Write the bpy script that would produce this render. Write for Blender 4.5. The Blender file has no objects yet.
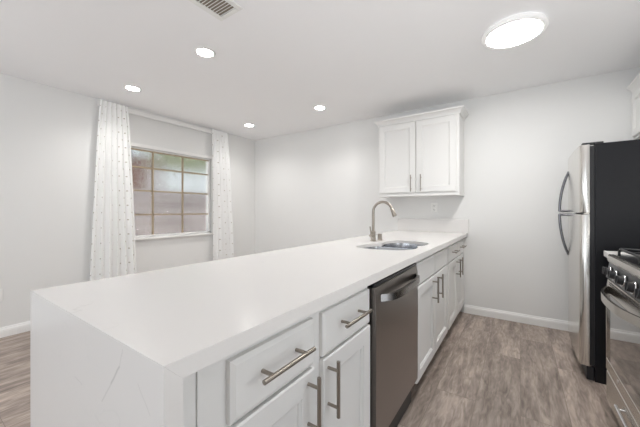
import bpy, bmesh, math, random
from mathutils import Vector, Matrix
random.seed(7)
S = bpy.context.scene
COL = S.collection
PI = math.pi

# ------------------------------------------------------------------ camera
D, XL, XR, YF, H = 3.712, -3.947, 1.16, -2.9, 2.44     # back wall, left wall, right wall, front wall, ceiling
cd = bpy.data.cameras.new('camera'); cam = bpy.data.objects.new('camera', cd); COL.objects.link(cam)
cam.location = (0, 0, 1.171); cam.rotation_euler = (PI / 2, 0, 0.597)
cd.sensor_fit = 'HORIZONTAL'; cd.sensor_width = 36.0; cd.lens = 36.0 * 292.18 / 640
cd.shift_y = -(213.5 - 210.5) / 640
cd.clip_start = 0.02
S.camera = cam

# ------------------------------------------------------------------ world, sun, fill lights, exposure
w = bpy.data.worlds.new('world'); S.world = w; w.use_nodes = True
bg = w.node_tree.nodes['Background']
bg.inputs['Color'].default_value = (0.86, 0.93, 1.0, 1); bg.inputs['Strength'].default_value = 1.4


def area(name, loc, rot, sx, sy, power, color):
    l = bpy.data.lights.new(name, 'AREA'); l.shape = 'RECTANGLE'; l.size = sx; l.size_y = sy
    l.energy = power; l.color = color
    o = bpy.data.objects.new(name, l); COL.objects.link(o); o.location = loc; o.rotation_euler = rot
    return o


# added fill lights in unseen openings, tilted up to brighten the ceiling
TILT = math.radians(60)
area('rear_opening_fill', (-1.5, YF - 0.02, 1.1), (PI / 2 + TILT, 0, 0), 3.3, 1.5, 38, (0.94, 0.97, 1.0))
area('left_opening_fill', (XL - 0.02, -1.5, 1.35), (0, -PI / 2 - TILT, 0), 1.0, 1.5, 4, (0.95, 0.975, 1.0))
area('side_opening_fill', (XR + 0.02, 0.9, 1.15), (0, PI / 2 + math.radians(72), 0), 1.8, 1.0, 17.0, (1.0, 0.97, 0.93))
sl = bpy.data.lights.new('sun', 'SUN'); sl.energy = 24.0; sl.angle = math.radians(0.6); sl.color = (1.0, 0.96, 0.90)
so = bpy.data.objects.new('sun', sl); COL.objects.link(so); so.rotation_euler = (math.radians(-38), 0, 0)   # from beyond the back wall: only the yard is in the sun
S.view_settings.view_transform = 'Standard'; S.view_settings.look = 'None'
S.view_settings.gamma = 1.0; S.view_settings.use_curve_mapping = False
S.view_settings.exposure = 0.10
S.cycles.max_bounces = 14; S.cycles.diffuse_bounces = 8
S.cycles.sample_clamp_indirect = 6.0
S.cycles.use_denoising = True


# ------------------------------------------------------------------ materials
def mat(name, color, rough=0.5, metal=0.0, **kw):
    m = bpy.data.materials.new(name); m.use_nodes = True
    b = m.node_tree.nodes['Principled BSDF']
    b.inputs['Base Color'].default_value = (*color, 1); b.inputs['Roughness'].default_value = rough
    b.inputs['Metallic'].default_value = metal
    for k, v in kw.items():
        b.inputs[k.replace('_', ' ')].default_value = v
    return m


def nd(m, t, **kw):
    n = m.node_tree.nodes.new(t)
    for k, v in kw.items():
        setattr(n, k, v)
    return n


def lk(m, a, b):
    m.node_tree.links.new(a, b)


def bsdf(m):
    return m.node_tree.nodes['Principled BSDF']


def add_bump(m, scale, strength, dist=0.002, stretch=(1, 1, 1), detail=3):
    tc = nd(m, 'ShaderNodeTexCoord'); mp = nd(m, 'ShaderNodeMapping'); mp.inputs['Scale'].default_value = stretch
    n = nd(m, 'ShaderNodeTexNoise'); n.inputs['Scale'].default_value = scale; n.inputs['Detail'].default_value = detail
    b = nd(m, 'ShaderNodeBump'); b.inputs['Strength'].default_value = strength; b.inputs['Distance'].default_value = dist
    lk(m, tc.outputs['Object'], mp.inputs['Vector']); lk(m, mp.outputs[0], n.inputs['Vector'])
    lk(m, n.outputs['Fac'], b.inputs['Height']); lk(m, b.outputs[0], bsdf(m).inputs['Normal'])
    return m


M = {}
M['wall'] = add_bump(mat('wall_paint', (0.785, 0.785, 0.775), 0.65), 90, 0.12)
M['ceiling'] = add_bump(mat('ceiling_paint', (0.94, 0.94, 0.95), 0.8), 70, 0.15)
M['trim'] = mat('trim_paint', (0.86, 0.855, 0.84), 0.35)
M['cabinet'] = mat('cabinet_paint', (0.765, 0.76, 0.745), 0.32)
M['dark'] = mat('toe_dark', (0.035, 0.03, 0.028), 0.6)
M['nickel'] = mat('brushed_nickel', (0.34, 0.305, 0.265), 0.34, 1.0)
M['chrome'] = mat('chrome', (0.75, 0.75, 0.76), 0.12, 1.0)
M['black'] = mat('black_enamel', (0.012, 0.012, 0.014), 0.3)
M['blackplastic'] = mat('black_plastic', (0.02, 0.02, 0.022), 0.4)
M['iron'] = mat('cast_iron', (0.015, 0.015, 0.016), 0.55)
M['whiteplastic'] = mat('white_plastic', (0.85, 0.85, 0.83), 0.3)
M['slotgrey'] = mat('slot_grey', (0.10, 0.10, 0.10), 0.5)
M['fridgeside'] = add_bump(mat('fridge_side_black', (0.004, 0.004, 0.006), 0.36, 0.0, Specular_IOR_Level=0.35), 350, 0.25)
M['duct'] = mat('duct_grey', (0.30, 0.25, 0.20), 0.8)
M['darksteel'] = mat('handle_steel', (0.20, 0.20, 0.215), 0.25, 1.0)
M['muntin'] = mat('window_bronze', (0.36, 0.285, 0.19), 0.45)
M['ovenglass'] = mat('oven_glass', (0.02, 0.016, 0.014), 0.05, 0.0, Coat_Weight=1.0, Coat_Roughness=0.03)


def brushed(name, color, rough, stretch, strength=0.05):
    m = mat(name, color, rough, 1.0)
    add_bump(m, 40, strength, 0.001, stretch, 2)
    return m


M['steel'] = brushed('stainless', (0.62, 0.59, 0.55), 0.24, (1, 1, 30))
M['fridgesteel'] = brushed('fridge_stainless', (0.70, 0.68, 0.645), 0.2, (1, 1, 30), 0.0)
M['dwsteel'] = brushed('dishwasher_stainless', (0.36, 0.33, 0.31), 0.33, (1, 30, 1), 0.03)
M['dwhandle'] = mat('dishwasher_handle', (0.36, 0.34, 0.325), 0.22, 1.0)
M['sinksteel'] = mat('sink_steel', (0.47, 0.48, 0.50), 0.2, 1.0)


def floor_mat():
    m = mat('vinyl_plank', (0.3, 0.25, 0.22), 0.45)
    b = bsdf(m)
    tc = nd(m, 'ShaderNodeTexCoord')
    mp = nd(m, 'ShaderNodeMapping'); mp.inputs['Rotation'].default_value = (0, 0, PI / 2)
    mp.inputs['Location'].default_value = (0.35, -0.01, 0)
    lk(m, tc.outputs['Object'], mp.inputs['Vector'])
    br = nd(m, 'ShaderNodeTexBrick'); br.offset = 0.37; br.offset_frequency = 2
    br.inputs['Scale'].default_value = 1.0; br.inputs['Brick Width'].default_value = 1.22
    br.inputs['Row Height'].default_value = 0.229; br.inputs['Mortar Size'].default_value = 0.0014
    br.inputs['Color1'].default_value = (0, 0, 0, 1); br.inputs['Color2'].default_value = (1, 1, 1, 1)
    br.inputs['Mortar'].default_value = (0.5, 0.5, 0.5, 1); br.inputs['Bias'].default_value = 0.0
    lk(m, mp.outputs[0], br.inputs['Vector'])
    # grain stretched along the plank, shifted per plank
    sep = nd(m, 'ShaderNodeVectorMath', operation='MULTIPLY'); sep.inputs[1].default_value = (2.0, 11.0, 1.0)
    lk(m, mp.outputs[0], sep.inputs[0])
    sh = nd(m, 'ShaderNodeVectorMath', operation='MULTIPLY'); sh.inputs[1].default_value = (17.0, 9.0, 5.0)
    lk(m, br.outputs['Color'], sh.inputs[0])
    ad = nd(m, 'ShaderNodeVectorMath', operation='ADD'); lk(m, sep.outputs[0], ad.inputs[0]); lk(m, sh.outputs[0], ad.inputs[1])
    n1 = nd(m, 'ShaderNodeTexNoise'); n1.inputs['Scale'].default_value = 1.0; n1.inputs['Detail'].default_value = 6
    n1.inputs['Roughness'].default_value = 0.62; n1.inputs['Distortion'].default_value = 0.6
    lk(m, ad.outputs[0], n1.inputs['Vector'])
    n2 = nd(m, 'ShaderNodeTexNoise'); n2.inputs['Scale'].default_value = 3.6; n2.inputs['Detail'].default_value = 5; n2.inputs['Distortion'].default_value = 1.2
    lk(m, ad.outputs[0], n2.inputs['Vector'])
    cr = nd(m, 'ShaderNodeValToRGB')
    e = cr.color_ramp.elements
    e[0].position = 0.33; e[0].color = (0.135, 0.104, 0.087, 1)
    e[1].position = 0.66; e[1].color = (0.52, 0.43, 0.375, 1)
    k = cr.color_ramp.elements.new(0.5); k.color = (0.31, 0.252, 0.216, 1)
    mx0 = nd(m, 'ShaderNodeMix', data_type='FLOAT'); mx0.inputs['Factor'].default_value = 0.42
    lk(m, n1.outputs['Fac'], mx0.inputs['A']); lk(m, n2.outputs['Fac'], mx0.inputs['B'])
    lk(m, mx0.outputs['Result'], cr.inputs['Fac'])
    # plank to plank tone
    mr = nd(m, 'ShaderNodeMapRange'); mr.inputs['To Min'].default_value = 0.90; mr.inputs['To Max'].default_value = 1.08
    lk(m, br.outputs['Color'], mr.inputs['Value'])
    mul = nd(m, 'ShaderNodeVectorMath', operation='SCALE'); lk(m, cr.outputs['Color'], mul.inputs[0]); lk(m, mr.outputs[0], mul.inputs['Scale'])
    mx = nd(m, 'ShaderNodeMix', data_type='RGBA'); lk(m, br.outputs['Fac'], mx.inputs['Factor'])
    lk(m, mul.outputs[0], mx.inputs['A']); mx.inputs['B'].default_value = (0.20, 0.16, 0.135, 1)
    lk(m, mx.outputs['Result'], b.inputs['Base Color'])
    bp = nd(m, 'ShaderNodeBump'); bp.inputs['Strength'].default_value = 0.12; bp.inputs['Distance'].default_value = 0.002
    lk(m, n2.outputs['Fac'], bp.inputs['Height']); lk(m, bp.outputs[0], b.inputs['Normal'])
    return m


M['floor'] = floor_mat()


def quartz_mat(name='white_quartz', segs=()):
    m = mat(name, (0.74, 0.722, 0.705), 0.22, 0.0, Specular_IOR_Level=0.32)
    b = bsdf(m)
    tc = nd(m, 'ShaderNodeTexCoord')
    n = nd(m, 'ShaderNodeTexNoise'); n.inputs['Scale'].default_value = 1.9; n.inputs['Detail'].default_value = 5
    n.inputs['Roughness'].default_value = 0.45; n.inputs['Distortion'].default_value = 1.3
    lk(m, tc.outputs['Object'], n.inputs['Vector'])
    s = nd(m, 'ShaderNodeMath', operation='SUBTRACT'); s.inputs[1].default_value = 0.5; lk(m, n.outputs['Fac'], s.inputs[0])
    a = nd(m, 'ShaderNodeMath', operation='ABSOLUTE'); lk(m, s.outputs[0], a.inputs[0])
    r = nd(m, 'ShaderNodeMapRange'); r.inputs['From Min'].default_value = 0.0; r.inputs['From Max'].default_value = 0.006
    r.inputs['To Min'].default_value = 1.0; r.inputs['To Max'].default_value = 0.0; lk(m, a.outputs[0], r.inputs['Value'])
    n2 = nd(m, 'ShaderNodeTexNoise'); n2.inputs['Scale'].default_value = 2.3; n2.inputs['Detail'].default_value = 2
    mp = nd(m, 'ShaderNodeMapping'); mp.inputs['Location'].default_value = (3.1, 7.7, 1.3)
    lk(m, tc.outputs['Object'], mp.inputs['Vector']); lk(m, mp.outputs[0], n2.inputs['Vector'])
    g = nd(m, 'ShaderNodeMapRange'); g.inputs['From Min'].default_value = 0.52; g.inputs['From Max'].default_value = 0.70
    g.inputs['To Max'].default_value = 0.12 if segs else 0.45
    lk(m, n2.outputs['Fac'], g.inputs['Value'])
    f = nd(m, 'ShaderNodeMath', operation='MULTIPLY'); lk(m, r.outputs[0], f.inputs[0]); lk(m, g.outputs[0], f.inputs[1])
    fac = f.outputs[0]
    if segs:                                     # drawn veins: distance to short segments in the panel's own (x, z)
        wn = nd(m, 'ShaderNodeTexNoise'); wn.inputs['Scale'].default_value = 30.0; lk(m, tc.outputs['Object'], wn.inputs['Vector'])
        wo = nd(m, 'ShaderNodeVectorMath', operation='MULTIPLY_ADD'); wo.inputs[1].default_value = (0.006, 0, 0.006)
        lk(m, wn.outputs['Color'], wo.inputs[0]); lk(m, tc.outputs['Object'], wo.inputs[2])
        fl = nd(m, 'ShaderNodeVectorMath', operation='MULTIPLY'); fl.inputs[1].default_value = (1, 0, 1); lk(m, wo.outputs[0], fl.inputs[0])
        for (ax, az), (bx, bz), wd, st in segs:
            A = Vector((ax, 0, az)); d = Vector((bx - ax, 0, bz - az))
            sb = nd(m, 'ShaderNodeVectorMath', operation='SUBTRACT'); sb.inputs[1].default_value = A; lk(m, fl.outputs[0], sb.inputs[0])
            dt = nd(m, 'ShaderNodeVectorMath', operation='DOT_PRODUCT'); dt.inputs[1].default_value = d / d.length_squared; lk(m, sb.outputs[0], dt.inputs[0])
            cl_ = nd(m, 'ShaderNodeClamp'); lk(m, dt.outputs['Value'], cl_.inputs[0])
            pj = nd(m, 'ShaderNodeVectorMath', operation='SCALE'); pj.inputs[0].default_value = d; lk(m, cl_.outputs[0], pj.inputs['Scale'])
            df = nd(m, 'ShaderNodeVectorMath', operation='DISTANCE'); lk(m, sb.outputs[0], df.inputs[0]); lk(m, pj.outputs[0], df.inputs[1])
            mr = nd(m, 'ShaderNodeMapRange'); mr.inputs['From Max'].default_value = wd; mr.inputs['To Min'].default_value = st; mr.inputs['To Max'].default_value = 0.0
            lk(m, df.outputs['Value'], mr.inputs['Value'])
            mxm = nd(m, 'ShaderNodeMath', operation='MAXIMUM'); lk(m, fac, mxm.inputs[0]); lk(m, mr.outputs[0], mxm.inputs[1]); fac = mxm.outputs[0]
    mx = nd(m, 'ShaderNodeMix', data_type='RGBA'); lk(m, fac, mx.inputs['Factor'])
    mx.inputs['A'].default_value = (0.74, 0.722, 0.705, 1); mx.inputs['B'].default_value = (0.52, 0.51, 0.50, 1)
    lk(m, mx.outputs['Result'], b.inputs['Base Color'])
    return m


M['quartz'] = quartz_mat()
M['quartz_end'] = quartz_mat('white_quartz_end', [((0.258, 0.904), (0.245, 0.868), 0.0025, 0.45), ((0.245, 0.868), (0.206, 0.821), 0.0035, 0.9), ((0.206, 0.821), (0.160, 0.768), 0.003, 0.5),
                                                  ((0.321, 0.858), (0.365, 0.820), 0.0022, 0.4), ((0.0, 0.770), (0.045, 0.766), 0.0025, 0.35)])


def curtain_mat():
    m = bpy.data.materials.new('dotted_sheer'); m.use_nodes = True
    nt = m.node_tree; nt.nodes.remove(nt.nodes['Principled BSDF'])
    out = nt.nodes['Material Output']
    uv = nd(m, 'ShaderNodeUVMap')
    # rows of little dots about ten centimetres apart, alternate rows shifted
    sx = nd(m, 'ShaderNodeSeparateXYZ'); lk(m, uv.outputs[0], sx.inputs[0])
    row = nd(m, 'ShaderNodeMath', operation='FLOOR'); dv = nd(m, 'ShaderNodeMath', operation='DIVIDE'); dv.inputs[1].default_value = 0.085
    lk(m, sx.outputs['Y'], dv.inputs[0]); lk(m, dv.outputs[0], row.inputs[0])
    md = nd(m, 'ShaderNodeMath', operation='MODULO'); md.inputs[1].default_value = 2.0; lk(m, row.outputs[0], md.inputs[0])
    hf = nd(m, 'ShaderNodeMath', operation='MULTIPLY'); hf.inputs[1].default_value = 0.5; lk(m, md.outputs[0], hf.inputs[0])
    du = nd(m, 'ShaderNodeMath', operation='DIVIDE'); du.inputs[1].default_value = 0.115; lk(m, sx.outputs['X'], du.inputs[0])
    au = nd(m, 'ShaderNodeMath', operation='ADD'); lk(m, du.outputs[0], au.inputs[0]); lk(m, hf.outputs[0], au.inputs[1])
    fu = nd(m, 'ShaderNodeMath', operation='FRACT'); lk(m, au.outputs[0], fu.inputs[0])
    fv = nd(m, 'ShaderNodeMath', operation='FRACT'); lk(m, dv.outputs[0], fv.inputs[0])
    cu = nd(m, 'ShaderNodeMath', operation='SUBTRACT'); cu.inputs[1].default_value = 0.5; lk(m, fu.outputs[0], cu.inputs[0])
    cv = nd(m, 'ShaderNodeMath', operation='SUBTRACT'); cv.inputs[1].default_value = 0.5; lk(m, fv.outputs[0], cv.inputs[0])
    u2 = nd(m, 'ShaderNodeMath', operation='MULTIPLY'); u2.inputs[1].default_value = 0.115; lk(m, cu.outputs[0], u2.inputs[0])
    v2 = nd(m, 'ShaderNodeMath', operation='MULTIPLY'); v2.inputs[1].default_value = 0.085; lk(m, cv.outputs[0], v2.inputs[0])
    cb = nd(m, 'ShaderNodeCombineXYZ'); lk(m, u2.outputs[0], cb.inputs[0]); lk(m, v2.outputs[0], cb.inputs[1])
    ln = nd(m, 'ShaderNodeVectorMath', operation='LENGTH'); lk(m, cb.outputs[0], ln.inputs[0])
    dot = nd(m, 'ShaderNodeMath', operation='LESS_THAN'); dot.inputs[1].default_value = 0.0075; lk(m, ln.outputs['Value'], dot.inputs[0])
    mx = nd(m, 'ShaderNodeMix', data_type='RGBA'); lk(m, dot.outputs[0], mx.inputs['Factor'])
    mx.inputs['A'].default_value = (0.95, 0.95, 0.945, 1); mx.inputs['B'].default_value = (0.62, 0.58, 0.53, 1)
    df = nd(m, 'ShaderNodeBsdfDiffuse'); lk(m, mx.outputs['Result'], df.inputs['Color'])
    tl = nd(m, 'ShaderNodeBsdfTranslucent'); lk(m, mx.outputs['Result'], tl.inputs['Color'])
    tr = nd(m, 'ShaderNodeBsdfTransparent')
    m1 = nd(m, 'ShaderNodeMixShader'); m1.inputs[0].default_value = 0.15; lk(m, df.outputs[0], m1.inputs[1]); lk(m, tl.outputs[0], m1.inputs[2])
    m2 = nd(m, 'ShaderNodeMixShader'); m2.inputs[0].default_value = 0.03; lk(m, m1.outputs[0], m2.inputs[1]); lk(m, tr.outputs[0], m2.inputs[2])
    lk(m, m2.outputs[0], out.inputs['Surface'])
    return m


M['curtain'] = curtain_mat()


def emit(name, color, strength):
    m = mat(name, (0.9, 0.9, 0.9), 0.5)
    b = bsdf(m); b.inputs['Emission Color'].default_value = (*color, 1); b.inputs['Emission Strength'].default_value = strength
    return m


M['disc_glow'] = emit('disc_diffuser', (1.0, 0.99, 0.97), 74.0)
M['disc_rim'] = emit('disc_rim', (1.0, 0.98, 0.95), 0.12)     # plastic lamp rim given a faint glow so it looks lit
M['can_glow'] = emit('downlight_lens', (1.0, 0.975, 0.94), 42.0)


def glass_mat():
    m = mat('obscure_glass', (0.80, 0.82, 0.84), 0.07, 0.0, Transmission_Weight=1.0, IOR=1.45)
    tc = nd(m, 'ShaderNodeTexCoord')
    mp = nd(m, 'ShaderNodeMapping'); mp.inputs['Scale'].default_value = (1, 1, 1)
    w1 = nd(m, 'ShaderNodeTexWave'); w1.bands_direction = 'Y'; w1.inputs['Scale'].default_value = 22; w1.inputs['Distortion'].default_value = 1.6
    w2 = nd(m, 'ShaderNodeTexWave'); w2.bands_direction = 'Z'; w2.inputs['Scale'].default_value = 22; w2.inputs['Distortion'].default_value = 1.6
    lk(m, tc.outputs['Object'], mp.inputs[0]); lk(m, mp.outputs[0], w1.inputs[0]); lk(m, mp.outputs[0], w2.inputs[0])
    ad = nd(m, 'ShaderNodeMath', operation='ADD'); lk(m, w1.outputs['Fac'], ad.inputs[0]); lk(m, w2.outputs['Fac'], ad.inputs[1])
    b = nd(m, 'ShaderNodeBump'); b.inputs['Strength'].default_value = 0.32; b.inputs['Distance'].default_value = 0.004
    lk(m, ad.outputs[0], b.inputs['Height']); lk(m, b.outputs[0], bsdf(m).inputs['Normal'])
    return m


M['glass'] = glass_mat()


# ------------------------------------------------------------------ mesh helpers (world coordinates; obj() shifts to the thing's base)
def bm_new():
    return bmesh.new()


def box(bm, x0, x1, y0, y1, z0, z1, bev=0.0, seg=1):
    r = bmesh.ops.create_cube(bm, size=1.0)
    vs = r['verts']
    for v in vs:
        v.co = Vector(((x0 + x1) / 2 + v.co.x * (x1 - x0), (y0 + y1) / 2 + v.co.y * (y1 - y0), (z0 + z1) / 2 + v.co.z * (z1 - z0)))
    if bev > 0:
        es = list({e for v in vs for e in v.link_edges})
        bmesh.ops.bevel(bm, geom=es, offset=bev, segments=seg, profile=0.5, affect='EDGES')
    return bm


def cyl(bm, p0, p1, r0, r1=None, n=20):
    r1 = r0 if r1 is None else r1
    p0, p1 = Vector(p0), Vector(p1)
    d = p1 - p0
    m = Matrix.Translation((p0 + p1) / 2) @ d.to_track_quat('Z', 'Y').to_matrix().to_4x4()
    bmesh.ops.create_cone(bm, cap_ends=True, segments=n, radius1=r0, radius2=r1, depth=d.length, matrix=m)
    return bm


def lathe(bm, cx, cy, prof, n=32, cap=True):
    rings = []
    for r, z in prof:
        rings.append([bm.verts.new((cx + r * math.cos(2 * PI * i / n), cy + r * math.sin(2 * PI * i / n), z)) for i in range(n)])
    for a, b in zip(rings, rings[1:]):
        for i in range(n):
            j = (i + 1) % n
            bm.faces.new((a[i], a[j], b[j], b[i]))
    if cap:
        bm.faces.new(rings[-1]); bm.faces.new(rings[0][::-1])
    return bm


def tube(bm, pts, r, n=12, cap=True):
    pts = [Vector(p) for p in pts]
    rad = r if isinstance(r, (list, tuple)) else [r] * len(pts)
    rings = []; up = None
    for i, p in enumerate(pts):
        t = (pts[min(i + 1, len(pts) - 1)] - pts[max(i - 1, 0)]).normalized()
        if up is None:
            up = t.orthogonal().normalized()
        up = (up - t * up.dot(t)).normalized(); s = t.cross(up)
        rings.append([bm.verts.new(p + (up * math.cos(2 * PI * k / n) + s * math.sin(2 * PI * k / n)) * rad[i]) for k in range(n)])
    for a, b in zip(rings, rings[1:]):
        for k in range(n):
            j = (k + 1) % n
            bm.faces.new((a[k], a[j], b[j], b[k]))
    if cap:
        bm.faces.new(rings[0][::-1]); bm.faces.new(rings[-1])
    return bm


def prism(bm, poly, axis, a0, a1):
    """poly: 2D points; axis: 'x','y','z' extrusion axis; other two axes in order."""
    def P(p, a):
        return {'x': (a, p[0], p[1]), 'y': (p[0], a, p[1]), 'z': (p[0], p[1], a)}[axis]
    A = [bm.verts.new(P(p, a0)) for p in poly]; B = [bm.verts.new(P(p, a1)) for p in poly]
    n = len(poly)
    bm.faces.new(A); bm.faces.new(B[::-1])
    for i in range(n):
        j = (i + 1) % n
        bm.faces.new((A[i], B[i], B[j], A[j]))
    return bm


def obj(name, bm, m, parent=None, smooth=None):
    bmesh.ops.recalc_face_normals(bm, faces=bm.faces[:])
    off = Vector((0, 0, 0))
    if parent is not None:
        root = parent
        while root.parent:
            root = root.parent
        off = Vector(root['_base'])
    for v in bm.verts:
        v.co -= off
    me = bpy.data.meshes.new(name); bm.to_mesh(me); bm.free()
    me.materials.append(m)
    o = bpy.data.objects.new(name, me); COL.objects.link(o)
    if parent is not None:
        o.parent = parent
    if smooth is not None:
        for p in me.polygons:
            p.use_smooth = True
        me.set_sharp_from_angle(angle=math.radians(smooth))
    return o


def thing(name, label, cat, loc, group=None):
    o = bpy.data.objects.new(name, None); COL.objects.link(o); o.location = loc; o['_base'] = tuple(loc)
    o.empty_display_size = 0.1
    o['label'] = label; o['category'] = cat
    if group:
        o['group'] = group
    return o


def struct(name, bm, m, parent=None, smooth=None):
    o = obj(name, bm, m, parent, smooth)
    if parent is None:
        o['kind'] = 'structure'; o['_base'] = (0, 0, 0)
    return o


def dup(root, loc, label, group=None):
    r = root.copy(); COL.objects.link(r); r.location = loc; r['label'] = label
    if group:
        r['group'] = group
    for ch in list(root.children):
        c = ch.copy(); COL.objects.link(c); c.parent = r
        for g in list(ch.children):
            d = g.copy(); COL.objects.link(d); d.parent = c
    return r


# ------------------------------------------------------------------ the room
T = 0.12
struct('floor', box(bm_new(), XL - T, XR + T, YF - T, D + T, -0.1, 0), M['floor'])
struct('ceiling', box(bm_new(), XL - T, XR + T, YF - T, D + T, H, H + 0.1), M['ceiling'])
struct('wall_back', box(bm_new(), XL - T, XR + T, D, D + T, 0, H), M['wall'])
b = bm_new()                                         # right wall; unseen gap beside the camera added for the side fill
box(b, XR, XR + T, YF - T, 0.35, 0, H); box(b, XR, XR + T, 1.45, D, 0, H); box(b, XR, XR + T, 0.35, 1.45, 2.08, H)
struct('wall_right', b, M['wall'])
WY0, WY1, WZ0, WZ1 = 1.53, 2.80, 0.83, 1.965       # dining window opening
b = bm_new()
box(b, XL - T, XL, YF - T, -2.3, 0, H); box(b, XL - T, XL, -0.7, WY0, 0, H); box(b, XL - T, XL, -2.3, -0.7, 0, 0.75); box(b, XL - T, XL, -2.3, -0.7, 2.1, H); box(b, XL - T, XL, WY1, D, 0, H)  # unseen gap behind the camera added for the left fill
box(b, XL - T, XL, WY0, WY1, 0, WZ0); box(b, XL - T, XL, WY0, WY1, WZ1, H)
struct('wall_left', b, M['wall'])
PX0, PX1, PZ = -3.25, 0.25, 2.15                    # unseen opening added behind the camera for the rear fill
b = bm_new()
box(b, XL, PX0, YF - T, YF, 0, H); box(b, PX1, XR, YF - T, YF, 0, H); box(b, PX0, PX1, YF - T, YF, PZ, H)
struct('wall_front', b, M['wall'])

BBP = [(0, 0), (0.014, 0), (0.014, 0.058), (0.012, 0.062), (0.0135, 0.066), (0.0105, 0.074), (0.007, 0.079), (0.006, 0.088), (0.003, 0.092), (0, 0.092)]
struct('baseboard_left', prism(bm_new(), [(XL + x, z) for x, z in BBP], 'y', YF, D), M['trim'])
b = bm_new(); prism(b, [(D - x, z) for x, z in BBP], 'x', -0.52, XR)
struct('baseboard_back', b, M['trim'])
b = bm_new(); prism(b, [(D - x, z) for x, z in BBP], 'x', XL + 0.014, -1.30)
struct('baseboard_rear', b, M['trim'])
b = bm_new(); prism(b, [(XR - x, z) for x, z in BBP], 'y', YF, 0.35)
struct('baseboard_right', b, M['trim'])

# window with obscure glass
b = bm_new()
for y0, y1, z0, z1 in ((WY0 - 0.0, WY0 + 0.035, WZ0, WZ1), (WY1 - 0.03, WY1, WZ0, WZ1), (WY0, WY1, WZ0, WZ0 + 0.022), (WY0, WY1, WZ1 - 0.02, WZ1)):
    box(b, XL - 0.07, XL - 0.015, y0, y1, z0, z1, 0.003)
win = struct('window_1', b, M['trim'])
b = bm_new()
for y in (1.944, 2.356):
    box(b, XL - 0.055, XL - 0.025, y - 0.009, y + 0.009, WZ0 + 0.02, WZ1 - 0.018, 0.002)
for z in (1.118, 1.425, 1.722):
    box(b, XL - 0.053, XL - 0.027, WY0 + 0.034, WY1 - 0.029, z - 0.009, z + 0.009, 0.002)
box(b, XL - 0.05, XL - 0.012, WY0 + 0.034, WY1 - 0.029, WZ1 - 0.034, WZ1 - 0.0195, 0.002)
box(b, XL - 0.05, XL - 0.012, WY0 + 0.034, WY0 + 0.048, WZ0 + 0.02, WZ1 - 0.019, 0.002)
obj('muntin_grid', b, M['muntin'], win)
obj('window_panes', box(bm_new(), XL - 0.043, XL - 0.037, WY0 + 0.03, WY1 - 0.025, WZ0 + 0.018, WZ1 - 0.016), M['glass'], win)
b = bm_new()
box(b, XL - 0.012, XL + 0.012, WY0 - 0.05, WY1 + 0.05, WZ1, WZ1 + 0.045, 0.003)
box(b, XL - 0.012, XL + 0.012, WY0 - 0.05, WY0, WZ0, WZ1, 0.003); box(b, XL - 0.012, XL + 0.012, WY1, WY1 + 0.05, WZ0, WZ1, 0.003)
obj('window_casing', b, M['trim'], win)
obj('window_sill', box(bm_new(), XL - 0.015, XL + 0.04, WY0 - 0.06, WY1 + 0.06, WZ0 - 0.03, WZ0, 0.004), M['trim'], win)

# yard seen blurred through the glass
M['brickwall'] = mat('yard_brick', (0.3, 0.2, 0.17), 0.8)
m = M['brickwall']
br = nd(m, 'ShaderNodeTexBrick'); br.inputs['Scale'].default_value = 1.0; br.inputs['Brick Width'].default_value = 0.4; br.inputs['Row Height'].default_value = 0.2
br.inputs['Color1'].default_value = (0.070, 0.052, 0.048, 1); br.inputs['Color2'].default_value = (0.23, 0.195, 0.19, 1); br.inputs['Mortar'].default_value = (0.26, 0.245, 0.24, 1)
tc = nd(m, 'ShaderNodeTexCoord'); mp = nd(m, 'ShaderNodeMapping'); mp.inputs['Rotation'].default_value = (0, PI / 2, PI / 2)
lk(m, tc.outputs['Object'], mp.inputs[0]); lk(m, mp.outputs[0], br.inputs[0]); lk(m, br.outputs['Color'], bsdf(m).inputs['Base Color'])
M['yardground'] = mat('yard_concrete', (0.68, 0.67, 0.65), 0.9)
M['leaf'] = mat('hedge_leaf', (0.15, 0.17, 0.09), 0.6)
struct('ground', box(bm_new(), -12, XL - T - 0.01, -3, 12, -0.2, -0.1), M['yardground'])
M['brownboard'] = mat('brown_board', (0.12, 0.068, 0.050), 0.8)
struct('wall_yard', box(bm_new(), -6.7, -6.5, -2, 11, -0.1, 1.62), M['brickwall'])
struct('wall_shed', box(bm_new(), -6.7, -6.5, -2, 3.25, 1.62, 2.28), M['brownboard'])
M['skytone'] = mat('pale_sky_tone', (0.58, 0.61, 0.64), 0.9)
struct('sky_backdrop', box(bm_new(), -9.7, -9.5, -2, 14, -0.1, 3.6), M['skytone'])  # pale panel added behind the yard, standing in for overbright sky
b = bm_new()
for k in range(26):                                  # clipped shrub tops showing over the low part of the yard wall
    c = Vector((-7.3 + random.uniform(-.2, .2), 3.7 + k * 0.10 + random.uniform(-.1, .1), 2.62 + random.uniform(-.2, .3)))
    r_ = bmesh.ops.create_icosphere(b, subdivisions=2, radius=random.uniform(.16, .3), matrix=Matrix.Translation(c))
    for v in r_['verts']:
        v.co += Vector((random.uniform(-.05, .05), random.uniform(-.05, .05), random.uniform(-.05, .05)))
for k in range(5):
    cyl(b, (-7.3, 3.6 + k * 0.65, -0.1), (-7.3, 3.6 + k * 0.65, 2.4), 0.05, n=8)
hd = obj('hedge', b, M['leaf'])
hd['label'] = 'green hedge blurred through the top row of window glass'; hd['category'] = 'hedge'; hd['kind'] = 'stuff'

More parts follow.
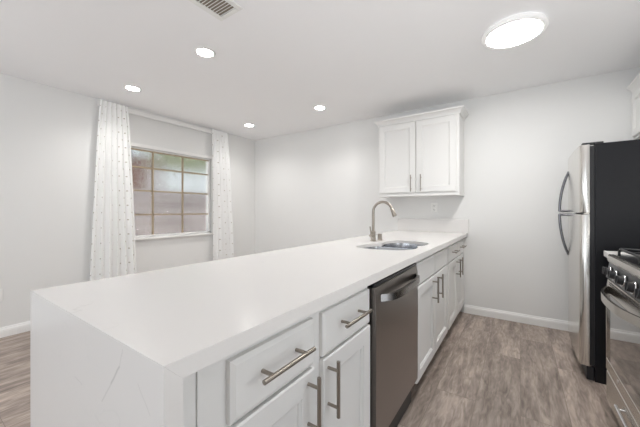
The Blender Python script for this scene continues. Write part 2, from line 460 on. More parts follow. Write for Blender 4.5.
# ------------------------------------------------------------------ countertop (slab, waterfall end, backsplash)
CXB, CXF, CY0, CZ = -1.295, -0.483, 0.253, 0.914
CT = 0.036
top = thing('quartz_countertop', 'long glossy white quartz countertop with waterfall end and undermount sink cutout', 'countertop', (-0.89, 1.98, 0.0))
SINK = [(-0.966, 1.90), (-0.952, 2.00), (-0.924, 2.085), (-0.884, 2.145), (-0.896, 2.215), (-0.910, 2.29), (-0.900, 2.37), (-0.855, 2.440), (-0.780, 2.464), (-0.695, 2.450), (-0.620, 2.410),
        (-0.576, 2.345), (-0.567, 2.26), (-0.580, 2.185), (-0.602, 2.13), (-0.580, 2.07), (-0.572, 1.99), (-0.585, 1.92), (-0.620, 1.860), (-0.680, 1.823), (-0.750, 1.808), (-0.830, 1.808), (-0.905, 1.823), (-0.952, 1.855)]


def smooth_loop(pts, k=4):
    out = []; n = len(pts)
    for i in range(n):
        p0, p1, p2, p3 = [Vector((*pts[(i + d) % n], 0)) for d in (-1, 0, 1, 2)]
        for s in range(k):
            t = s / k
            q = 0.5 * ((2 * p1) + (-p0 + p2) * t + (2 * p0 - 5 * p1 + 4 * p2 - p3) * t * t + (-p0 + 3 * p1 - 3 * p2 + p3) * t ** 3)
            out.append((q.x, q.y))
    return out


SL = smooth_loop(SINK)
b = bm_new()
e0 = 0.0015
outer = [(CXB, CY0), (CXF, CY0), (CXF, D - 0.001), (CXB, D - 0.001)]
ov = [b.verts.new((x, y, CZ)) for x, y in outer]; iv = [b.verts.new((x, y, CZ)) for x, y in SL]
es = [b.edges.new((l[i], l[(i + 1) % len(l)])) for l in (ov, iv) for i in range(len(l))]
bmesh.ops.triangle_fill(b, use_beauty=True, use_dissolve=False, edges=es)
r = bmesh.ops.extrude_face_region(b, geom=b.faces[:])
for v in [g for g in r['geom'] if isinstance(g, bmesh.types.BMVert)]:
    v.co.z -= CT if (abs(v.co.x - CXB) < 1e-4 or abs(v.co.x - CXF) < 1e-4) else 0.02
    if abs(v.co.y - CY0) < 1e-6:
        v.co.y += 0.034                       # mitred towards the waterfall
obj('worktop', b, M['quartz'], top)
b = bm_new()
prism(b, [(CY0, 0), (CY0 + 0.034, 0), (CY0 + 0.034, CZ - CT - 0.0002), (CY0, CZ - 0.0002)], 'x', CXB, CXF)
obj('waterfall_panel', b, M['quartz_end'], top)
obj('backsplash', box(bm_new(), CXB, CXF + 0.012, D - 0.02, D - 0.0005, CZ, 1.068, 0.0015), M['quartz'], top)


# ------------------------------------------------------------------ cabinet pieces
def bar_handle_y(bm, x, y0, y1, z, standx, r=0.006):
    cyl(bm, (x, y0, z), (x, y1, z), r, n=16)
    L = y1 - y0
    for y in (y0 + 0.17 * L, y1 - 0.17 * L):
        cyl(bm, (standx, y, z), (x, y, z), r * 0.85, n=12)
    return bm


def bar_handle_z(bm, x, y, z0, z1, standx, r=0.006, axis='x'):
    cyl(bm, (x, y, z0), (x, y, z1), r, n=16)
    L = z1 - z0
    for z in (z0 + 0.17 * L, z1 - 0.17 * L):
        if axis == 'x':
            cyl(bm, (standx, y, z), (x, y, z), r * 0.85, n=12)
        else:
            cyl(bm, (x, standx, z), (x, y, z), r * 0.85, n=12)
    return bm


def to_axes(bm, fn):
    for v in bm.verts:
        v.co = Vector(fn(*v.co))
    return bm


def slab_front(u0, u1, z0, z1, t=0.019, bev=0.012):
    """drawer front in (u, depth, z): raised slab with a wide chamfer towards the viewer (depth grows outward)."""
    bm = bm_new()
    pts = [(u0, z0), (u1, z0), (u1, z1), (u0, z1)]
    A = [bm.verts.new((u, 0.0, z)) for u, z in pts]
    Bv = [bm.verts.new((u, t - 0.006, z)) for u, z in pts]
    ins = [(u0 + bev, z0 + bev), (u1 - bev, z0 + bev), (u1 - bev, z1 - bev), (u0 + bev, z1 - bev)]
    Cv = [bm.verts.new((u, t, z)) for u, z in ins]
    for P, Q in ((A, Bv), (Bv, Cv)):
        for i in range(4):
            j = (i + 1) % 4
            bm.faces.new((P[i], P[j], Q[j], Q[i]))
    bm.faces.new(Cv); bm.faces.new(A[::-1])
    return bm


def shaker_front(u0, u1, z0, z1, t=0.019, rail=0.062):
    """framed door in (u, depth, z): outer easing, flat frame, small ogee step down to a recessed flat panel."""
    bm = bm_new()
    def ring(ins, d):
        return [bm.verts.new((u, d, z)) for u, z in ((u0 + ins, z0 + ins), (u1 - ins, z0 + ins), (u1 - ins, z1 - ins), (u0 + ins, z1 - ins))]
    rs = [ring(0, 0), ring(0, t - 0.004), ring(0.004, t), ring(rail, t), ring(rail + 0.003, t - 0.004), ring(rail + 0.010, t - 0.006), ring(rail + 0.013, t - 0.011)]
    for P, Q in zip(rs, rs[1:]):
        for i in range(4):
            j = (i + 1) % 4
            bm.faces.new((P[i], P[j], Q[j], Q[i]))
    bm.faces.new(rs[-1]); bm.faces.new(rs[0][::-1])
    return bm


XFACE = -0.532            # face-frame plane; fronts stand out to about -0.513


def px(bm):               # fronts facing +x: (u=y, depth, z)
    return to_axes(bm, lambda u, d, z: (XFACE + d, u, z))


XH = -0.474


def base_cabinet(label, y0, y1, drawers, doors, false_front=False, filler=None):
    t = thing('base_cabinet', label, 'cabinet', (-0.82, (y0 + y1) / 2, 0), None)
    b = bm_new()
    # carcass: sides, back, bottom, face frame
    XBK = -1.12
    for a0, a1 in ((y0, y0 + 0.016), (y1 - 0.016, y1)):
        prism(b, [(XBK, 0.0), (XFACE - 0.075, 0.0), (XFACE - 0.075, 0.10), (XFACE - 0.001, 0.10), (XFACE - 0.001, 0.876), (XBK, 0.876)], 'y', a0, a1)
    box(b, XBK - 0.02, XBK, y0, y1, 0.0, 0.876)
    box(b, XBK, XFACE - 0.001, y0 + 0.016, y1 - 0.016, 0.10, 0.116)
    obj('carcass', b, M['cabinet'], t)
    b = bm_new()
    fy0 = y0 if filler is None else filler
    box(b, XFACE - 0.018, XFACE, fy0, drawers[0][0] + 0.02, 0.10, 0.8755, 0.0008); box(b, XFACE - 0.018, XFACE, y1 - 0.04, y1, 0.10, 0.8755, 0.0008)
    ym = (drawers[0][1] + drawers[1][0]) / 2
    box(b, XFACE - 0.018, XFACE, ym - 0.03, ym + 0.03, 0.10, 0.8755, 0.0008)
    for z0, z1, dd in ((0.842, 0.8755, 0.0002), (0.66, 0.735, 0.012), (0.10, 0.135, 0.0002)):
        box(b, XFACE - 0.0175, XFACE - dd, drawers[0][0] + 0.02, y1 - 0.04, z0, z1)
    obj('face_frame', b, M['cabinet'], t)
    if filler is not None:
        obj('filler_strip', box(bm_new(), XFACE - 0.02, XFACE - 0.003, y0, filler - 0.0015, 0.0, 0.8755, 0.0008), M['cabinet'], t)
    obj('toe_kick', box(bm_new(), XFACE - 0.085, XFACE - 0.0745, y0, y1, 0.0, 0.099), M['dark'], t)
    for (a, c) in drawers:
        d = obj('drawer', px(slab_front(a, c, 0.702, 0.842)), M['cabinet'], t)
        if not false_front:
            m_ = (a + c) / 2
            obj('handle', bar_handle_y(bm_new(), XH, m_ - 0.098, m_ + 0.098, 0.783, XFACE + 0.018), M['nickel'], d, 60)
    for (a, c, hy) in doors:
        d = obj('door', px(shaker_front(a, c, 0.105, 0.693)), M['cabinet'], t)
        obj('handle', bar_handle_z(bm_new(), XH, hy, 0.512, 0.712 - 0.022, XFACE + 0.018), M['nickel'], d, 60)
    return t


base_cabinet('white base cabinet nearest the waterfall end, two drawers over two doors with bar pulls', 0.2885, 1.141,
             [(0.415, 0.728), (0.777, 1.131)], [(0.415, 0.728, 0.693), (0.777, 1.131, 0.802)], filler=0.346)
base_cabinet('white sink base cabinet right after the dishwasher, plain false fronts over two doors', 1.803, 2.758,
             [(1.818, 2.268), (2.284, 2.742)], [(1.818, 2.268, 2.20), (2.284, 2.742, 2.35)][:2], false_front=True)
base_cabinet('white base cabinet touching the back wall, two small drawers over two doors', 2.760, D - 0.004,
             [(2.800, 3.225), (3.245, 3.672)], [(2.800, 3.225, 3.165), (3.245, 3.672, 3.305)])

# ------------------------------------------------------------------ dishwasher
dw = thing('dishwasher', 'stainless steel dishwasher under the counter with curved towel-bar handle', 'dishwasher', (-0.82, 1.47, 0))
obj('tub', box(bm_new(), -1.10, -0.545, 1.150, 1.796, 0.0, 0.868), M['blackplastic'], dw)
b = bm_new()
prism(b, [(-0.543, 0.145), (-0.520, 0.140), (-0.505, 0.155), (-0.503, 0.60), (-0.505, 0.800), (-0.513, 0.836), (-0.543, 0.838)], 'y', 1.168, 1.794)
dd = obj('door', b, M['dwsteel'], dw, 25)
b = bm_new()
hp = []
for i in range(13):
    s = -1 + i / 6
    hp.append((s, 1.481 + s * 0.262))
prof = []
for s, y in hp:
    xo = -0.503 + 0.055 * math.sqrt(max(0.0, 1 - abs(s) ** 3.0))
    prof.append((xo, y))
for k in range(len(prof) - 1):
    pass
inner = [(max(x - 0.016, -0.505), y) for x, y in prof]
prism(b, prof + inner[::-1], 'z', 0.768, 0.800)
obj('handle', b, M['dwhandle'], dd, 40)
obj('control_strip', box(bm_new(), -0.545, -0.512, 1.168, 1.794, 0.839, 0.855, 0.002), M['black'], dw)
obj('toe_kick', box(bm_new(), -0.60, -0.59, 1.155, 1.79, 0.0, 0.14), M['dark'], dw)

# ------------------------------------------------------------------ sink, faucet, soap dispenser
sink = thing('kitchen_sink', 'stainless undermount double-bowl sink set in the white countertop', 'sink', (-0.77, 2.13, 0.68))


ZR = CZ - 0.0202            # sink rim under the slab


def bowl(loop, depth):
    bm = bm_new()
    cx = sum(p[0] for p in loop) / len(loop); cy = sum(p[1] for p in loop) / len(loop)
    rings = []
    for f_, z in ((1.0, ZR - 0.001), (0.985, ZR - 0.02), (0.955, ZR - depth * 0.7), (0.92, ZR - depth * 0.92), (0.82, ZR - depth), (0.13, ZR - depth - 0.006)):
        rings.append([bm.verts.new((cx + (x - cx) * f_, cy + (y - cy) * f_, z)) for x, y in loop])
    for a, c in zip(rings, rings[1:]):
        for i in range(len(loop)):
            j = (i + 1) % len(loop)
            bm.faces.new((a[i], a[j], c[j], c[i]))
    bm.faces.new(rings[-1])
    return bm, cx, cy


def clip_loop(loop, ydiv, below):
    out = []; n = len(loop)
    for i in range(n):
        p, q = loop[i], loop[(i + 1) % n]
        pin = p[1] < ydiv if below else p[1] > ydiv; qin = q[1] < ydiv if below else q[1] > ydiv
        if pin:
            out.append(p)
        if pin != qin:
            t = (ydiv - p[1]) / (q[1] - p[1]); out.append((p[0] + (q[0] - p[0]) * t, ydiv))
    return out


def round_poly(loop, k=3):
    for _ in range(k):
        n = len(loop); res = []
        for i in range(n):
            p, q = loop[i], loop[(i + 1) % n]
            L = math.hypot(q[0] - p[0], q[1] - p[1])
            if L < 0.02:
                res.append(((p[0] + q[0]) / 2, (p[1] + q[1]) / 2)); continue
            res.append((p[0] + 0.22 * (q[0] - p[0]), p[1] + 0.22 * (q[1] - p[1]))); res.append((p[0] + 0.78 * (q[0] - p[0]), p[1] + 0.78 * (q[1] - p[1])))
        loop = res
    return loop


grow = [(-0.767 + (x + 0.767) * 1.015, 2.135 + (y - 2.135) * 1.01) for x, y in SL]
bwl = []
for ydiv, below, dep in ((2.122, True, 0.17), (2.136, False, 0.20)):
    bb, cx, cy = bowl(round_poly(clip_loop(grow, ydiv, below)), dep)
    bo = obj('bowl', bb, M['sinksteel'], sink, 50)
    zb = ZR - dep - 0.006
    obj('drain', lathe(bm_new(), cx, cy, [(0.0425, zb + 0.001), (0.044, zb + 0.004), (0.036, zb + 0.005), (0.032, zb + 0.002)], 24), M['chrome'], bo, 40)
# flange and low divider saddle between the bowls
b = bm_new()
prism(b, [(2.112, 0.858), (2.114, 0.880), (2.120, 0.8885), (2.129, 0.8915), (2.138, 0.8885), (2.144, 0.880), (2.146, 0.858)], 'x', -0.905, -0.585)
obj('divider', b, M['sinksteel'], sink, 50)

FX, FY = -1.012, 2.285
fc = thing('faucet', 'brushed nickel gooseneck pull-down faucet standing behind the sink', 'faucet', (FX, FY, CZ))
obj('body', lathe(bm_new(), FX, FY, [(0.027, CZ), (0.027, CZ + 0.006), (0.021, CZ + 0.010), (0.020, CZ + 0.075), (0.0175, CZ + 0.083), (0.013, CZ + 0.088)], 28), M['nickel'], fc, 40)
pts = [(FX, FY, CZ + 0.08), (FX, FY, CZ + 0.15), (FX, FY, CZ + 0.235)]
R = 0.083
for i in range(1, 15):
    a = PI - i * (PI * 0.90) / 14
    pts.append((FX + R + R * math.cos(a), FY + 0.0 * i, CZ + 0.245 + R * math.sin(a)))
obj('spout', tube(bm_new(), pts, 0.0115, 16), M['nickel'], fc, 60)
e = Vector(pts[-1]); dr = (e - Vector(pts[-2])).normalized()
b = bm_new(); tube(b, [e - dr * 0.004, e + dr * 0.004, e + dr * 0.006, e + dr * 0.022, e + dr * 0.024, e + dr * 0.062, e + dr * 0.066], [0.0125, 0.0125, 0.0145, 0.0145, 0.0150, 0.0185, 0.016], 20)
obj('spray_head', b, M['nickel'], fc, 50)
b = bm_new(); cyl(b, (FX, FY - 0.018, CZ + 0.048), (FX, FY - 0.052, CZ + 0.048), 0.0135, n=20)
tube(b, [(FX, FY - 0.044, CZ + 0.050), (FX - 0.002, FY - 0.048, CZ + 0.085), (FX - 0.006, FY - 0.050, CZ + 0.125)], [0.0055, 0.005, 0.0055], 12)
obj('lever', b, M['nickel'], fc, 50)

sd = thing('soap_dispenser', 'short brushed nickel air-gap cap on the counter right beside the faucet', 'air gap cap', (-0.99, 2.375, CZ))
obj('cap', lathe(bm_new(), -0.99, 2.375, [(0.021, CZ + 0.008), (0.0185, CZ + 0.012), (0.0185, CZ + 0.050), (0.016, CZ + 0.056), (0.010, CZ + 0.058)], 24), M['nickel'], sd, 40)
obj('collar', lathe(bm_new(), -0.99, 2.375, [(0.024, CZ), (0.024, CZ + 0.006), (0.021, CZ + 0.008)], 24), M['nickel'], sd, 40)
sd.name = 'air_gap_cap'


# ------------------------------------------------------------------ wall cabinets
def crown(bm, poly2d, x0, x1, yf):
    """crown moulding along x on a cabinet front at y=yf (facing -y)."""
    return prism(bm, [(yf - d, z) for d, z in poly2d], 'x', x0, x1)


CROWN = [(0.0, 0.0), (0.010, 0.0), (0.012, 0.012), (0.022, 0.030), (0.034, 0.042), (0.046, 0.050), (0.048, 0.068), (0.0, 0.068)]


def mitred_crown(bm, path, prof, z0):
    """sweep prof (outward, up) along 2D path with miters; path given so outward is on the right-hand side."""
    n = len(path); rings = []
    for i, p in enumerate(path):
        p = Vector(p)
        dirs = []
        if i > 0: dirs.append((p - Vector(path[i - 1])).normalized())
        if i < n - 1: dirs.append((Vector(path[i + 1]) - p).normalized())
        nr = [Vector((d.y, -d.x)) for d in dirs]
        nn = sum(nr, Vector((0, 0))).normalized(); k = 1.0 / max(0.3, nn.dot(nr[0]))
        rings.append([bm.verts.new((p.x + nn.x * d * k, p.y + nn.y * d * k, z0 + z)) for d, z in prof])
    m_ = len(prof)
    for a, c in zip(rings, rings[1:]):
        for i in range(m_):
            j = (i + 1) % m_
            bm.faces.new((a[i], c[i], c[j], a[j]))
    bm.faces.new(rings[0]); bm.faces.new(rings[-1][::-1])
    return bm


UX0, UX1, UZ0, UZ1, UY = -1.432, -0.520, 1.358, 2.205, D - 0.308
uc = thing('wall_cabinet', 'white double-door wall cabinet with crown moulding hanging above the sink counter end', 'cabinet', ((UX0 + UX1) / 2, D, UZ0))
b = bm_new(); box(b, UX0, UX1, UY + 0.019, D - 0.001, UZ0, UZ1, 0.001)
obj('carcass', b, M['cabinet'], uc)
b = bm_new()
box(b, UX0, UX0 + 0.038, UY, UY + 0.018, UZ0, UZ1, 0.0008); box(b, UX1 - 0.038, UX1, UY, UY + 0.018, UZ0, UZ1, 0.0008)
box(b, UX0 + 0.038, UX1 - 0.038, UY + 0.0003, UY + 0.018, UZ1 - 0.04, UZ1); box(b, UX0 + 0.038, UX1 - 0.038, UY + 0.0003, UY + 0.018, UZ0, UZ0 + 0.04)
box(b, (UX0 + UX1) / 2 - 0.03, (UX0 + UX1) / 2 + 0.03, UY + 0.0003, UY + 0.018, UZ0 + 0.04, UZ1 - 0.04)
obj('face_frame', b, M['cabinet'], uc)
um = (UX0 + UX1) / 2
for a, c, hx in ((UX0 + 0.018, um - 0.006, um - 0.05), (um + 0.006, UX1 - 0.030, um + 0.062)):
    bb = to_axes(shaker_front(a, c, UZ0 + 0.022, UZ1 - 0.010), lambda u, d, z: (u, UY - d, z))
    d = obj('door', bb, M['cabinet'], uc)
    obj('handle', bar_handle_z(bm_new(), hx, UY - 0.052, UZ0 + 0.03, UZ0 + 0.222, UY - 0.018, 0.0055, axis='y'), M['nickel'], d, 60)
obj('crown_moulding', mitred_crown(bm_new(), [(UX0, D - 0.001), (UX0, UY), (UX1, UY), (UX1, D - 0.001)][::1], CROWN, UZ1 - 0.002), M['cabinet'], uc)
obj('light_rail', mitred_crown(bm_new(), [(UX0, D - 0.001), (UX0, UY), (UX1, UY), (UX1, D - 0.001)], [(-0.02, 0), (0.004, 0), (0.006, 0.006), (0.004, 0.022), (-0.02, 0.022)], UZ0 - 0.022), M['cabinet'], uc)

# cabinet over the refrigerator, on the right wall
VX, VY0, VY1, VZ0, VZ1 = 0.845, 2.70, D - 0.006, 1.80, 2.205
vc = thing('wall_cabinet', 'white wall cabinet with crown moulding above the refrigerator, cut by the right edge', 'cabinet', (XR, 3.2, VZ0))
obj('carcass', box(bm_new(), VX + 0.019, XR - 0.001, VY0, VY1, VZ0, VZ1, 0.001), M['cabinet'], vc)
b = bm_new()
box(b, VX, VX + 0.018, VY0, VY0 + 0.038, VZ0, VZ1, 0.0008); box(b, VX, VX + 0.018, VY1 - 0.038, VY1, VZ0, VZ1, 0.0008)
box(b, VX + 0.0003, VX + 0.018, VY0 + 0.038, VY1 - 0.038, VZ1 - 0.04, VZ1); box(b, VX + 0.0003, VX + 0.018, VY0 + 0.038, VY1 - 0.038, VZ0, VZ0 + 0.04)
obj('face_frame', b, M['cabinet'], vc)
vm = (VY0 + VY1) / 2
for a, c, hy in ((VY0 + 0.018, vm - 0.004, vm - 0.05), (vm + 0.004, VY1 - 0.018, vm + 0.05)):
    bb = to_axes(shaker_front(a, c, VZ0 + 0.018, VZ1 - 0.010, rail=0.055), lambda u, d, z: (VX - d, u, z))
    d = obj('door', bb, M['cabinet'], vc)
    obj('handle', bar_handle_z(bm_new(), VX - 0.052, hy, VZ0 + 0.03, VZ0 + 0.19, VX - 0.018, 0.0055), M['nickel'], d, 60)
obj('crown_moulding', mitred_crown(bm_new(), [(VX, VY1), (VX, VY0), (XR - 0.001, VY0)], [(d, z) for d, z in CROWN], VZ1 - 0.002), M['cabinet'], vc)


# ------------------------------------------------------------------ outlets
def outlet(label, loc, faces):
    t = thing('electrical_outlet', label, 'outlet', loc)
    bpl = box(bm_new(), -0.036, 0.036, -0.006, 0.0, -0.058, 0.058, 0.003, 2)
    soc = [box(bm_new(), -0.017, 0.017, -0.009, -0.005, zc - 0.017, zc + 0.017, 0.004, 2) for zc in (0.024, -0.024)]
    slots = []
    for zc in (0.024, -0.024):
        s = bm_new(); box(s, -0.009, -0.006, -0.0096, -0.0085, zc - 0.004, zc + 0.008); box(s, 0.006, 0.009, -0.0096, -0.0085, zc - 0.004, zc + 0.008)
        cyl(s, (0, -0.0096, zc - 0.010), (0, -0.0085, zc - 0.010), 0.003, n=10); slots.append(s)
    L = Vector(loc)
    def tr(bm):
        for v in bm.verts:
            x, y, z = v.co
            v.co = L + (Vector((x, y, z)) if faces == 'y' else Vector((-y, x, z)))
        return bm
    obj('cover_plate', tr(bpl), M['whiteplastic'], t)
    for s, sl in zip(soc, slots):
        o = obj('socket', tr(s), M['whiteplastic'], t); obj('slots', tr(sl), M['slotgrey'], o)
    return t


outlet('white double outlet on the back wall under the wall cabinet', (-0.845, D - 0.0005, 1.205), 'y')
outlet('white outlet low on the left wall, left of the dotted curtain', (XL + 0.0005, 0.548, 0.392), 'x')

# ------------------------------------------------------------------ refrigerator
FRX, FRY0, FRY1, FZ = 0.345, 2.69, 3.44, 1.628
fr = thing('refrigerator', 'black-sided refrigerator with stainless top-freezer doors standing beyond the gas range', 'refrigerator', (0.72, 2.69, 0))
b = bm_new(); box(b, FRX + 0.085, 1.10, FRY0 + 0.004, FRY1 - 0.004, 0.0, FZ, 0.004, 2)
body = obj('body', b, M['fridgeside'], fr)
obj('kick_grille', box(bm_new(), FRX + 0.045, FRX + 0.0845, FRY0 + 0.02, FRY1 - 0.02, 0.0, 0.092, 0.003), M['blackplastic'], fr)
obj('door_gasket', box(bm_new(), FRX + 0.0585, FRX + 0.085, FRY0 + 0.014, FRY1 - 0.014, 0.106, FZ - 0.012), M['blackplastic'], fr)


def fridge_door(name, z0, z1):
    bm = bm_new(); n = 16
    pl = []
    W = FRY1 - FRY0
    for i in range(n + 1):
        s = -1 + 2 * i / n
        r = 0.03
        pl.append((FRX + 0.014 * s * s * 0.5, FRY0 + r + (W - 2 * r) * (i / n)))
    # rounded vertical edges
    q0 = [(FRX + 0.007 + 0.026 * (1 - math.cos(a)), FRY0 + 0.03 - 0.03 * math.sin(a)) for a in (PI / 2, PI / 3, PI / 4, PI / 6, PI / 12)]
    q1 = [(x, FRY1 - (y - FRY0)) for x, y in q0[::-1]]
    poly = [(FRX + 0.058, FRY0)] + q0 + pl + q1 + [(FRX + 0.058, FRY1)]
    prism(bm, poly, 'z', z0, z1)
    es = [e for e in bm.edges if abs(e.verts[0].co.z - e.verts[1].co.z) < 1e-6 and e.verts[0].co.x < FRX + 0.05 and e.verts[1].co.x < FRX + 0.05]
    bmesh.ops.bevel(bm, geom=es, offset=0.006, segments=2, profile=0.5, affect='EDGES')
    return obj(name, bm, M['fridgesteel'], fr, 35)


ZS = 1.150
fdo = fridge_door('freezer_door', ZS + 0.006, FZ - 0.002)
rdo = fridge_door('fridge_door', 0.102, ZS - 0.006)
HY = FRY1 - 0.06
for d, zt, zs, sg in ((fdo, 1.515, ZS + 0.012, 1), (rdo, 0.775, ZS - 0.012, -1)):
    bm = bm_new(); pts = []
    for i in range(15):
        t = i / 14
        z = zs + (zt - zs) * t
        off = 0.062 * (1 - t ** 2.1)
        pts.append((FRX + 0.008 - off, HY, z))
    tube(bm, pts, [0.0105] * 13 + [0.009, 0.008], 12)
    cyl(bm, (FRX - 0.056, HY, zs + sg * 0.004), (FRX + 0.012, HY, zs + sg * 0.004), 0.010, n=12)
    obj('handle', bm, M['darksteel'], d, 60)
b = bm_new(); box(b, FRX + 0.02, FRX + 0.13, FRY0 + 0.012, FRY0 + 0.06, FZ - 0.001, FZ + 0.012, 0.003)
obj('hinge_cover', b, M['blackplastic'], fr)
b = bm_new(); box(b, FRX + 0.03, FRX + 0.0575, FRY0 + 0.003, FRY0 + 0.04, ZS - 0.0055, ZS + 0.0055, 0.001)
obj('hinge', b, M['steel'], fr)
fr.rotation_euler.z = math.radians(-1.2)

# ------------------------------------------------------------------ gas range
RX, RY0, RY1 = 0.435, 1.645, 2.405
rg = thing('gas_range', 'stainless gas range with black cooktop and bowed handle at the right edge', 'stove', (0.78, 2.02, 0))
obj('body', box(bm_new(), RX + 0.035, 1.12, RY0 + 0.003, RY1 - 0.003, 0.02, 0.885, 0.002), M['blackplastic'], rg)
b = bm_new()
box(b, RX + 0.016, 1.10, RY0, RY1, 0.887, 0.906, 0.004, 2)
obj('cooktop', b, M['black'], rg)
b = bm_new(); prism(b, [(RX + 0.006, 0.868), (RX + 0.002, 0.884), (RX + 0.004, 0.906), (RX + 0.014, 0.912), (RX + 0.030, 0.912), (RX + 0.030, 0.868)], 'y', RY0 - 0.001, RY1 + 0.001)
obj('front_lip', b, M['steel'], rg, 30)
b = bm_new(); prism(b, [(RX + 0.012, 0.867), (RX - 0.004, 0.775), (RX + 0.034, 0.770), (RX + 0.034, 0.867)], 'y', RY0, RY1)
cp = obj('control_panel', b, M['black'], rg)
for y in (2.315, 2.195, 2.045, 1.885, 1.745):
    t0 = Vector((RX + 0.004, y, 0.820)); nrm = Vector((-0.985, 0, 0.17))
    bm = bm_new(); cyl(bm, t0, t0 + nrm * 0.012, 0.027, 0.026, 24); cyl(bm, t0 + nrm * 0.012, t0 + nrm * 0.034, 0.0225, 0.021, 24)
    box(bm, t0.x - 0.039, t0.x - 0.025, y - 0.005, y + 0.005, 0.806, 0.846, 0.002)
    k = obj('knob', bm, M['blackplastic'], rg, 40)
    bm = bm_new(); tube(bm, [t0 + nrm * 0.010 + Vector((0, 0.0275 * math.cos(a), 0)) + Vector((0.17, 0, 0.985)) * 0.0275 * math.sin(a) for a in [2 * PI * i / 24 for i in range(25)]], 0.0035, 6, False)
    obj('knob_ring', bm, M['chrome'], k, 60)
# oven door: steel frame, vent strip with slots, glass, lower band, handle
b = bm_new()
box(b, RX - 0.004, RX + 0.032, RY0 + 0.002, RY1 - 0.002, 0.232, 0.300, 0.004)
box(b, RX - 0.004, RX + 0.032, RY0 + 0.002, RY0 + 0.012, 0.300, 0.690, 0.002); box(b, RX - 0.004, RX + 0.032, RY1 - 0.012, RY1 - 0.002, 0.300, 0.690, 0.002)
prism(b, [(RX - 0.004, 0.690), (RX - 0.004, 0.700), (RX + 0.004, 0.764), (RX + 0.032, 0.764), (RX + 0.032, 0.690)], 'y', RY0 + 0.002, RY1 - 0.002)
od = obj('oven_door', b, M['steel'], rg)
obj('door_glass', box(bm_new(), RX - 0.0035, RX + 0.030, RY0 + 0.0125, RY1 - 0.0125, 0.3005, 0.6895, 0.002), M['ovenglass'], od)
b = bm_new()
for zc in (0.752, 0.741):
    for k in range(12):
        y = RY1 - 0.075 - k * 0.056
        xx = RX - 0.004 + (zc - 0.70) / 0.064 * 0.008
        box(b, xx - 0.0012, xx + 0.004, y - 0.021, y + 0.021, zc - 0.003, zc + 0.003)
obj('vent_slots', b, M['dark'], od)
b = bm_new(); hp = []
for i in range(21):
    s = -1 + i / 10
    hp.append((RX - 0.002 - 0.070 * (1 - abs(s) ** 2.6), (RY0 + RY1) / 2 + s * 0.345))
inn = [(x + 0.012, y) for x, y in hp]
prism(b, hp + inn[::-1], 'z', 0.690, 0.731)
obj('handle', b, M['steel'], od, 40)
b = bm_new(); cyl(b, (RX - 0.0055, 2.155, 0.268), (RX - 0.003, 2.155, 0.268), 0.012, n=20)
obj('badge', b, M['chrome'], od)
dwr = obj('drawer', box(bm_new(), RX - 0.002, RX + 0.032, RY0 + 0.002, RY1 - 0.002, 0.055, 0.224, 0.004), M['steel'], rg)
b = bm_new(); cyl(b, (RX - 0.020, 1.80, 0.160), (RX - 0.020, 2.11, 0.160), 0.008, n=14)
for y in (1.83, 2.08):
    cyl(b, (RX - 0.001, y, 0.160), (RX - 0.02, y, 0.160), 0.006, n=10)
obj('handle', b, M['chrome'], dwr, 50)
for x in (0.50, 1.05):
    for y in (RY0 + 0.05, RY1 - 0.05):
        obj('foot', cyl(bm_new(), (x, y, 0), (x, y, 0.022), 0.015, n=12), M['blackplastic'], rg)
for by in (1.83, 2.22):
    for bx in (0.60, 0.92):
        obj('burner', lathe(bm_new(), bx, by, [(0.055, 0.906), (0.052, 0.914), (0.036, 0.916), (0.034, 0.924), (0.012, 0.926)], 28), M['iron'], rg, 40)
for y0, y1 in ((1.662, 2.02), (2.03, 2.388)):
    b = bm_new(); zz = 0.945
    for y in (y0, y1):
        tube(b, [(0.485, y, 0.907), (0.485, y, zz - 0.008), (0.495, y, zz), (1.025, y, zz), (1.035, y, zz - 0.008), (1.035, y, 0.907)], 0.007, 8)
    for x in (0.49, 0.76, 1.03):
        tube(b, [(x, y0, zz), (x, y1, zz)], 0.007, 8)
    for bx in (0.60, 0.92):
        tube(b, [(bx, y0, zz), (bx, (y0 + y1) / 2 - 0.03, zz), (bx, (y0 + y1) / 2 - 0.022, zz - 0.008)], 0.0065, 8)
        tube(b, [(bx, y1, zz), (bx, (y0 + y1) / 2 + 0.03, zz), (bx, (y0 + y1) / 2 + 0.022, zz - 0.008)], 0.0065, 8)
        tube(b, [(bx - 0.11, (y0 + y1) / 2, zz), (bx - 0.03, (y0 + y1) / 2, zz)], 0.0065, 8); tube(b, [(bx + 0.11, (y0 + y1) / 2, zz), (bx + 0.03, (y0 + y1) / 2, zz)], 0.0065, 8)
    obj('grate', b, M['iron'], rg, 60)
obj('backguard', box(bm_new(), 1.10, 1.145, RY0, RY1, 0.60, 1.05, 0.004), M['steel'], rg)

# narrow white counter between the range and the refrigerator
fcn = thing('filler_counter', 'narrow white counter strip between the gas range and the refrigerator', 'counter', (0.8, 2.49, 0))
obj('worktop', box(bm_new(), 0.452, XR - 0.002, 2.412, 2.577, CZ - 0.036, CZ, 0.002), M['quartz'], fcn)
obj('cabinet_panel', box(bm_new(), 0.50, XR - 0.002, 2.414, 2.572, 0.0, CZ - 0.0365, 0.001), M['cabinet'], fcn)

# ------------------------------------------------------------------ ceiling fixtures
cl = thing('ceiling_light', 'large round flat white disc light on the kitchen ceiling', 'ceiling light', (-0.03, 2.46, H))
obj('frame', lathe(bm_new(), -0.03, 2.46, [(0.185, H - 0.0005), (0.194, H - 0.012), (0.196, H - 0.024), (0.190, H - 0.033), (0.178, H - 0.038), (0.168, H - 0.037), (0.164, H - 0.034)], 56), M['disc_rim'], cl, 40)
obj('diffuser', lathe(bm_new(), -0.03, 2.46, [(0.1645, H - 0.0345), (0.13, H - 0.0375), (0.06, H - 0.0395), (0.01, H - 0.040)], 56), M['disc_glow'], cl, 40)


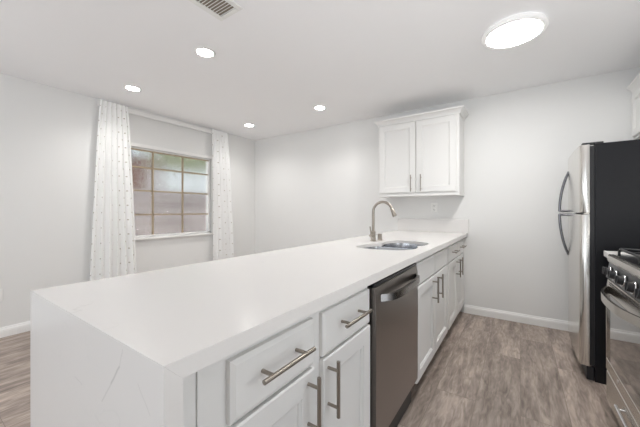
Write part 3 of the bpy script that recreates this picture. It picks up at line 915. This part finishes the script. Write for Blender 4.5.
def downlight(loc, label):
    t = thing('recessed_light', label, 'recessed light', loc, 'recessed downlights in the dining ceiling')
    x, y, z = loc
    obj('trim_ring', lathe(bm_new(), x, y, [(0.080, z - 0.0005), (0.079, z - 0.004), (0.064, z - 0.007), (0.060, z - 0.003), (0.060, z - 0.0006)], 36), M['whiteplastic'], t, 40)
    obj('lens', lathe(bm_new(), x, y, [(0.0595, z - 0.001), (0.058, z - 0.004), (0.01, z - 0.0045)], 36), M['can_glow'], t, 40)
    l = bpy.data.lights.new('downlight_lamp', 'SPOT'); l.energy = 23.0; l.color = (1.0, 0.98, 0.955)
    l.spot_size = math.radians(146); l.spot_blend = 1.0; l.shadow_soft_size = 0.055
    lo = bpy.data.objects.new('lamp', l); COL.objects.link(lo); lo.parent = t; lo.location = (0, 0, -0.055)
    return t


d0 = downlight((-3.31, 1.415, H), 'round recessed downlight in the ceiling close above the left dotted curtain')
dup(d0, (-2.08, 1.42, H), 'round recessed downlight nearest the ceiling air vent')
dup(d0, (-3.31, 3.0, H), 'round recessed downlight in the ceiling near the corner beyond the right curtain')
dup(d0, (-2.03, 2.98, H), 'round recessed downlight close to the back wall, left of the wall cabinet')

vt = thing('ceiling_vent', 'white louvered air vent in the ceiling cut by the top edge', 'vent', (-1.53, 1.05, H))
VX0, VX1, VYa, VYb = -1.605, -1.462, 0.86, 1.212
b = bm_new()
for x0, x1, y0, y1 in ((VX0 - 0.035, VX0, VYa - 0.03, VYb + 0.03), (VX1, VX1 + 0.035, VYa - 0.03, VYb + 0.03), (VX0, VX1, VYa - 0.03, VYa), (VX0, VX1, VYb, VYb + 0.03)):
    box(b, x0, x1, y0, y1, H - 0.009, H - 0.0005, 0.002)
obj('frame', b, M['whiteplastic'], vt)
obj('backing', box(bm_new(), VX0, VX1, VYa, VYb, H - 0.0015, H - 0.0005), M['duct'], vt)
b = bm_new()
for k in range(18):
    y = VYa + 0.012 + k * 0.0195
    prism(b, [(y - 0.005, H - 0.009), (y + 0.004, H - 0.003), (y + 0.006, H - 0.004), (y - 0.003, H - 0.010)], 'x', VX0, VX1)
obj('louvers', b, M['whiteplastic'], vt)

# ------------------------------------------------------------------ curtains
rod = thing('curtain_rod', 'white flat curtain rod above the window, just under the ceiling', 'curtain rod', (XL, 2.15, 2.37))
b = bm_new(); box(b, XL + 0.058, XL + 0.072, 1.30, 3.03, 2.345, 2.395, 0.004, 2)
obj('rail', b, M['trim'], rod)
for y in (1.36, 2.97):
    obj('bracket', box(bm_new(), XL + 0.0005, XL + 0.060, y - 0.012, y + 0.012, 2.352, 2.388, 0.002), M['trim'], rod)


def curtain(label, ty0, ty1, by0, by1, nf):
    bm = bm_new(); uvl = bm.loops.layers.uv.new('UVMap')
    NU, NV = nf * 12, 40
    z1, z0 = 2.405, 0.03
    grid = []
    for j in range(NV + 1):
        t = j / NV; z = z1 + (z0 - z1) * t
        y0 = ty0 + (by0 - ty0) * t ** 0.75; y1 = ty1 + (by1 - ty1) * t ** 0.75
        amp = 0.013 + 0.014 * t; row = []
        for i in range(NU + 1):
            s = i / NU
            ph = 2 * PI * nf * s + 0.4 * math.sin(3.1 * s + 2 * t)
            row.append(bm.verts.new((XL + 0.105 + 0.01 * t + amp * math.sin(ph) + 0.008 * math.sin(ph * 0.37 + 4 * t) * t, y0 + (y1 - y0) * s + 0.006 * math.sin(ph * 2), z)))
        grid.append(row)
    W = 1.2 * (by1 - by0)
    for j in range(NV):
        for i in range(NU):
            f = bm.faces.new((grid[j][i], grid[j][i + 1], grid[j + 1][i + 1], grid[j + 1][i]))
            for l, (a, c) in zip(f.loops, ((i, j), (i + 1, j), (i + 1, j + 1), (i, j + 1))):
                l[uvl].uv = (a / NU * W, z1 + (z0 - z1) * c / NV)
    o = obj('curtain', bm, M['curtain'], None, 80)
    o['label'] = label; o['category'] = 'curtain'; o['group'] = 'dotted sheer curtains at the window'
    return o


curtain('sheer white dotted curtain on the left side of the window, farther from the corner', 1.315, 1.585, 1.19, 1.71, 6)
curtain('sheer white dotted curtain on the right side of the window, nearer the corner', 2.745, 3.02, 2.745, 3.19, 6)

for o in bpy.data.objects:
    if '_base' in o:
        del o['_base']
